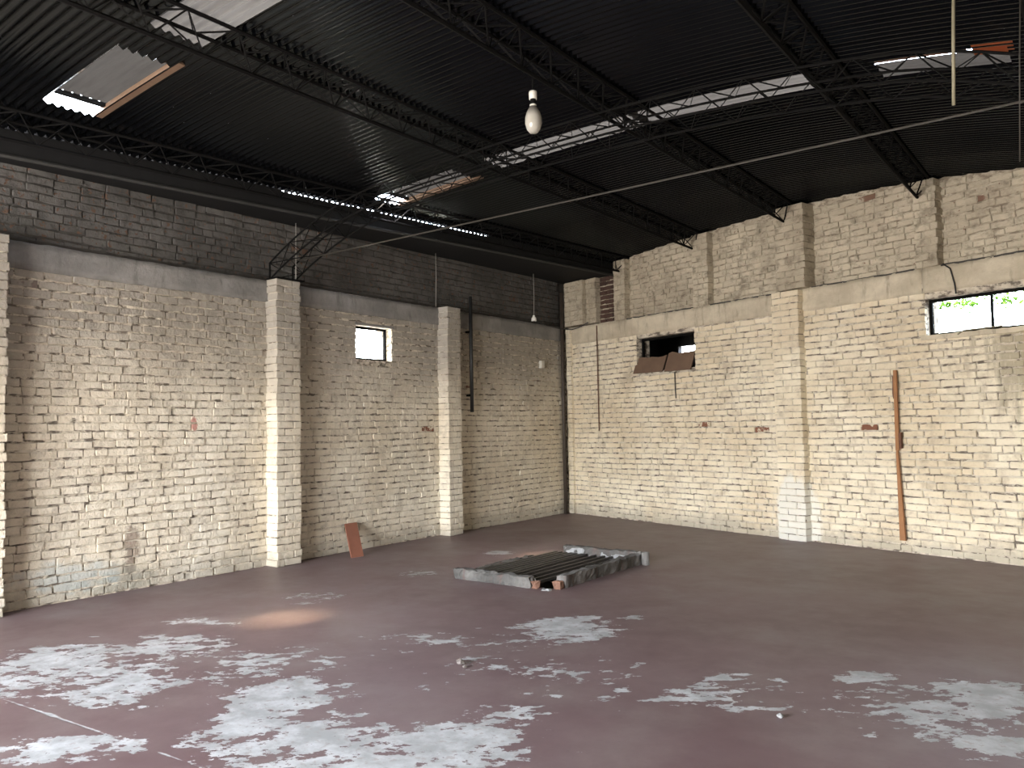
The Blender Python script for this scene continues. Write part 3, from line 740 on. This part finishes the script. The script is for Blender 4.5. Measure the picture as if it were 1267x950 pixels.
# ------------------------------------------------------------------ pit curb and grate
cb = empty('pit_curb'); cb.matrix_world = PITM; tag(cb, 'broken low concrete curb around the floor pit', 'curb')
def curb(x0, x1, y0, y1, h, name, mat=M['curb'], seed=1.0): return MB().rough_box(x0, x1, y0, y1, -.02, h-.005, .045, .020, seed).build(name, mat, cb)
curb(-PX-.09, PX-.19, -PY-.08, -PY+.01, .115, 'curb_side', seed=1.1)
curb(PX-.20, PX-.10, -PY-.08, -PY+.01, .085, 'broken_brick', M['brick_face'], 2.4)
curb(PX+.0, PX+.10, -PY+.10, PY+.0, .125, 'curb_side', seed=3.1)
curb(PX+.0, PX+.10, -PY+.02, -PY+.10, .085, 'broken_brick', M['brick_face'], 4.4)
curb(-PX+.12, PX+.10, PY-.01, PY+.08, .14, 'curb_side', seed=5.1)
curb(-PX-.09, -PX+.0, -PY+.02, PY-.42, .06, 'curb_side', seed=6.1)
curb(-PX+.16, -PX+.46, PY-.02, PY-.005, .12, 'white_patch', M['curb_white'], 7.7)
curb(PX-.46, PX-.10, PY-.02, PY-.005, .10, 'white_patch', M['curb_white'], 8.7)
curb(PX-.06, PX+.06, -PY-.11, -PY-.05, .03, 'rubble_lump', M['curb_white'], 9.7)
MB().lathe([(.045,0),(.045,.14)], 12).lathe([(.034,.14),(.034,0)], 12).build('pipe_stub', M['curb'], cb).location = (PX+.15, PY-.02, .0)
gr = empty('pit_grate'); gr.matrix_world = PITM @ Matrix.Translation((0, 0, .03)); tag(gr, 'rusty steel bar grate over the floor pit', 'grate')
nb = 11
M['grate'] = plain('worn_grate_steel', (.060,.054,.050), .6, 0, .4, 14, .2)
bar = MB().box(-.014, .014, -PY+.005, PY-.005, 0, .03).mesh('grate_bar', M['grate'])
wide = MB().box(-.022, .022, -PY+.005, PY-.005, 0, .03).mesh('grate_bar', M['grate'])
for i in range(nb):
    x = -PX+.04+i*.075 if i < 6 else -PX+.04+.45+(i-6)*.115
    o = link('grate_bar', wide if i < 6 else bar, gr); o.location = (x, 0, 0); o.rotation_euler = (0, 0, random.uniform(-.012, .012))
for y in (-.55, .55): MB().box(-PX+.005, PX-.005, y-.015, y+.015, -.025, 0).build('cross_bar', M['steel'], gr)

# ------------------------------------------------------------------ loose things
def corners_board(name, P, th, mat, label, cat):
    P = [Vector(p) for p in P]; c = sum(P, Vector())/4; n = (P[1]-P[0]).cross(P[3]-P[0]).normalized()*th
    o = MB().hexa([p-c-n for p in P]+[p-c for p in P]).build(name, mat); o.location = c; tag(o, label, cat)
    bv = o.modifiers.new('bevel', 'BEVEL'); bv.width = .003; bv.segments = 1
    return o
corners_board('leaning_board', [(.43,-5.625,.0),(.455,-5.44,.0),(.045,-5.185,.378),(.035,-5.385,.378)], .02, M['board'], 'short red-brown board leaning against the side wall', 'board')
tp = empty('timber_strip'); tp.matrix_world = MBK @ Matrix.Translation((6.31, -.07, .15)); tag(tp, 'narrow orange-brown timber strip standing upright on the end wall', 'timber')
MB().hexa([(-.025,-.005,.0),(.045,-.005,.0),(.045,.02,.0),(-.025,.02,.0),(-.025,-.005,1.10),(-.003,-.005,1.10),(-.003,.02,1.10),(-.025,.02,1.10)]).build('lower_batten', M['wood'], tp)
MB().hexa([(-.028,-.008,1.08),(.016,-.008,1.08),(.016,.015,1.08),(-.028,.015,1.08),(-.016,-.008,2.05),(.022,-.008,2.05),(.022,.015,2.05),(-.016,.015,2.05)]).build('upper_batten', M['wood'], tp)
MB().rough_box(.016, .042, -.005, .04, 1.10, 1.30, .03, .006, 2).build('rusted_bracket', M['rust'], tp)
MB().rough_box(-.038, -.022, -.0, .03, 1.70, 1.98, .03, .006, 4).build('bark_edge', M['rust'], tp)

def pipe(name, pts, r, mat, label, cat='pipe', n=10):
    base = Vector(pts[-1] if pts[-1][2] < pts[0][2] else pts[0]); o = MB().tube([Vector(p)-base for p in pts], r, n).build(name, mat, None, True); o.location = base; tag(o, label, cat); return o
pipe('corner_downpipe', [(.055,-.17,.005),(.055,-.17,2.0),(.055,-.17,4.05)], .034, M['pipe'], 'dark brown downpipe standing in the wall corner')
cp = pipe('black_conduit', [(.10,-2.84,1.84),(.10,-2.84,2.8),(.10,-2.84,3.66)], .030, M['black_pipe'], 'short black pipe fixed beside the farthest pilaster')
for z in (2.1, 3.1): MB().box(-.085, .0, -.035, .035, z-1.84-.015, z-1.84+.015).build('clamp', M['steel'], cp)
bp = MBK @ Vector((.93,-.035,.0)); bt = MBK @ Vector((.93,-.035,3.36))
pipe('thin_conduit', [tuple(bp+Vector((0,0,1.5))), tuple(bt)], .009, M['rust'], 'thin rusty conduit running down from the beam near the corner')
def cord(pts, label, r=.004, name='hanging_wire', mat=M['cord']):
    return pipe(name, pts, r, mat, label, 'cord', 5)
cord([(.25,-6.315,4.13),(.255,-6.32,3.8),(.25,-6.318,3.44)], 'thin pale cord hanging beside the truss foot')
cord([(.25,-3.80,4.17),(.255,-3.80,3.8),(.25,-3.81,3.38)], 'thin pale cord hanging beside the farthest pilaster')
cord([(.25,-1.32,4.22),(.255,-1.32,3.8),(.25,-1.33,3.50)], 'thin pale cord that the white lampholder hangs from')
lh = empty('lampholder', (.25,-1.33,3.40)); tag(lh, 'small white lampholder hanging in front of the side wall', 'lampholder')
MB().lathe([(.0,.105),(.018,.10),(.022,.07),(.040,.055),(.045,.0),(.036,.0),(.03,.05),(0,.05)], 12).build('shell', M['white'], lh, True)
MB().lathe([(.024,.0),(.026,.02),(.024,.045)], 10).build('socket', M['steel'], lh, True)
jb = empty('junction_box', (0,-.80,2.63)); tag(jb, 'small pale junction box on the side wall near the corner', 'box')
MB().box(-.01, .05, -.045, .045, 0, .13).build('body', M['ceramic'], jb); MB().box(.05, .056, -.04, .04, .005, .125).build('lid', M['ceramic'], jb)
cpts = [(.02,-.95,3.45),(.03,-.6,3.41),(.05,-.25,3.385),(.13,-.13,3.37)]+[tuple(MBK @ Vector((s_, -.03, z_))) for s_, z_ in ((.25,3.36),(.45,3.38),(.7,3.44))]
cord(cpts, 'sagging black cable strung around the wall corner', .009, 'corner_cable', M['cable'])
cord([tuple(MBK @ Vector((s_, y_, z_))) for s_, y_, z_ in ((6.92,-.03,3.40),(7.0,-.03,3.33),(7.04,-.03,3.15),(7.05,-.03,3.03))], 'black cable curving down to the bright wide window', .009, 'window_cable', M['cable'])
cord([tuple(MBK @ Vector((s_, -.02, z_))) for s_, z_ in ((2.72,2.42),(2.72,2.2),(2.73,2.0))], 'short black cable hanging below the dark window', .008, 'window_cable', M['cable'])
pipe('hanging_tube', [(7.428,-7.0,3.503),(7.445,-7.0,3.95),(7.463,-7.0,4.315)], .010, M['tube'], 'pale thin tube hanging straight down from the roof', 'tube')
cord([(7.79,-6.8,4.26),(7.765,-6.8,3.8),(7.737,-6.8,3.14)], 'thin wire hanging from the roof at the far right', .004, 'hanging_wire', M['rod'])
# big discharge lamp
lp = empty('discharge_lamp', (4.60,-7.42,3.885)); tag(lp, 'big egg-shaped discharge bulb hanging from the roof', 'lamp')
MB().lathe([(0,0),(.03,.004),(.052,.03),(.066,.075),(.066,.12),(.055,.165),(.038,.20),(.027,.215)], 24).build('bulb', M['bulb'], lp, True)
MB().lathe([(.027,.212),(.027,.228),(.022,.232)], 16).build('collar', M['ceramic'], lp, True)
MB().lathe([(.022,.228),(.024,.275)], 16).build('cap', M['steel'], lp, True)
MB().lathe([(.0,.272),(.031,.272),(.033,.32),(.030,.335),(0,.338)], 16).build('socket', M['ceramic'], lp, True)
MB().tube([(0,0,.33),(0,0,.44)], .008, 6).build('stem', M['steel'], lp)
# rubble on the floor
def rubble(x, y, r, label, seed, mat=M['stone']):
    rd = random.Random(seed); mb = MB(); n = 7
    prof = []
    for j in range(4):
        for i in range(n):
            a = 2*math.pi*i/n; ph = j/3; rr = r*(math.sin(ph*math.pi*.85+.35))*rd.uniform(.75, 1.2)
            mb.v.append(Vector((rr*math.cos(a), rr*math.sin(a)*.8, r*1.1*ph*rd.uniform(.9, 1.1) if j else 0)))
    for j in range(3):
        for i in range(n): mb.f.append((j*n+i, j*n+(i+1)%n, (j+1)*n+(i+1)%n, (j+1)*n+i)); mb.m.append(0)
    mb.f.append(tuple(range(3*n, 4*n))); mb.m.append(0)
    o = mb.build('rubble_lump', mat); o.location = (x, y, 0); tag(o, label, 'rubble', 'rubble on the floor'); return o
rubble(4.51, -8.28, .035, 'small dark rubble lump on bare red floor left of centre', 3)
rubble(4.58, -8.32, .018, 'tiny rubble crumb beside the dark rubble lump', 5)
rubble(6.60, -8.06, .022, 'small pale rubble lump on the red floor toward the lower right', 8, M['curb_white'])

# ------------------------------------------------------------------ tree outside the wide window
tree = empty('tree', tuple(MBK @ Vector((7.6, 4.0, -.1))), BANG); tag(tree, 'green leafy tree seen through the wide bright window', 'tree')
MB().tube([(0,0,0),(.05,.1,1.8),(-.1,.2,3.4),(-.05,.2,5.0)], [.14,.12,.09,.04], 8).build('trunk', M['bark'], tree)
lm = MB(); rd = random.Random(4)
CL = [(4.87,3.52),(5.0,3.50),(5.22,3.51),(5.35,3.52),(5.4,3.46),(5.75,3.55),(5.89,3.44),(6.0,3.45),(6.13,3.38),(5.1,3.52)]
for k in range(34):
    if k < len(CL): c = Vector((CL[k][0]-7.6, rd.uniform(-.15, .15), CL[k][1]+.1))
    else: c = Vector((rd.uniform(-3.6, 1.2), rd.uniform(-.8, .9), 3.80+abs(rd.gauss(0, .4))))
    for q in range(34):
        sp = .42 if k < len(CL) else 1.0; p = c+sp*Vector((rd.gauss(0,.16), rd.gauss(0,.16), rd.gauss(0,.11))); a = Vector((rd.uniform(-1,1), rd.uniform(-1,1), rd.uniform(-.8,.3))).normalized()*rd.uniform(.05,.09)
        b_ = a.cross(Vector((rd.uniform(-1,1), rd.uniform(-1,1), 1))).normalized()*.028; nrm = a.cross(b_).normalized()*.01
        lm.add([p, p+a*.45+b_+nrm, p+a, p+a*.45-b_+nrm], [(0,1,2,3)])
lo = lm.build('foliage', M['leaf'], tree); lo['kind'] = 'stuff'
for k in range(7):
    e_ = Vector((rd.uniform(-2,2), rd.uniform(-.5,.6), rd.uniform(3.8,4.5))); MB().tube([(-.08,.2,3.2), tuple(e_*.5+Vector((-.04,.1,1.7))), tuple(e_)], [.04,.025,.01], 5).build('branch', M['bark'], tree)
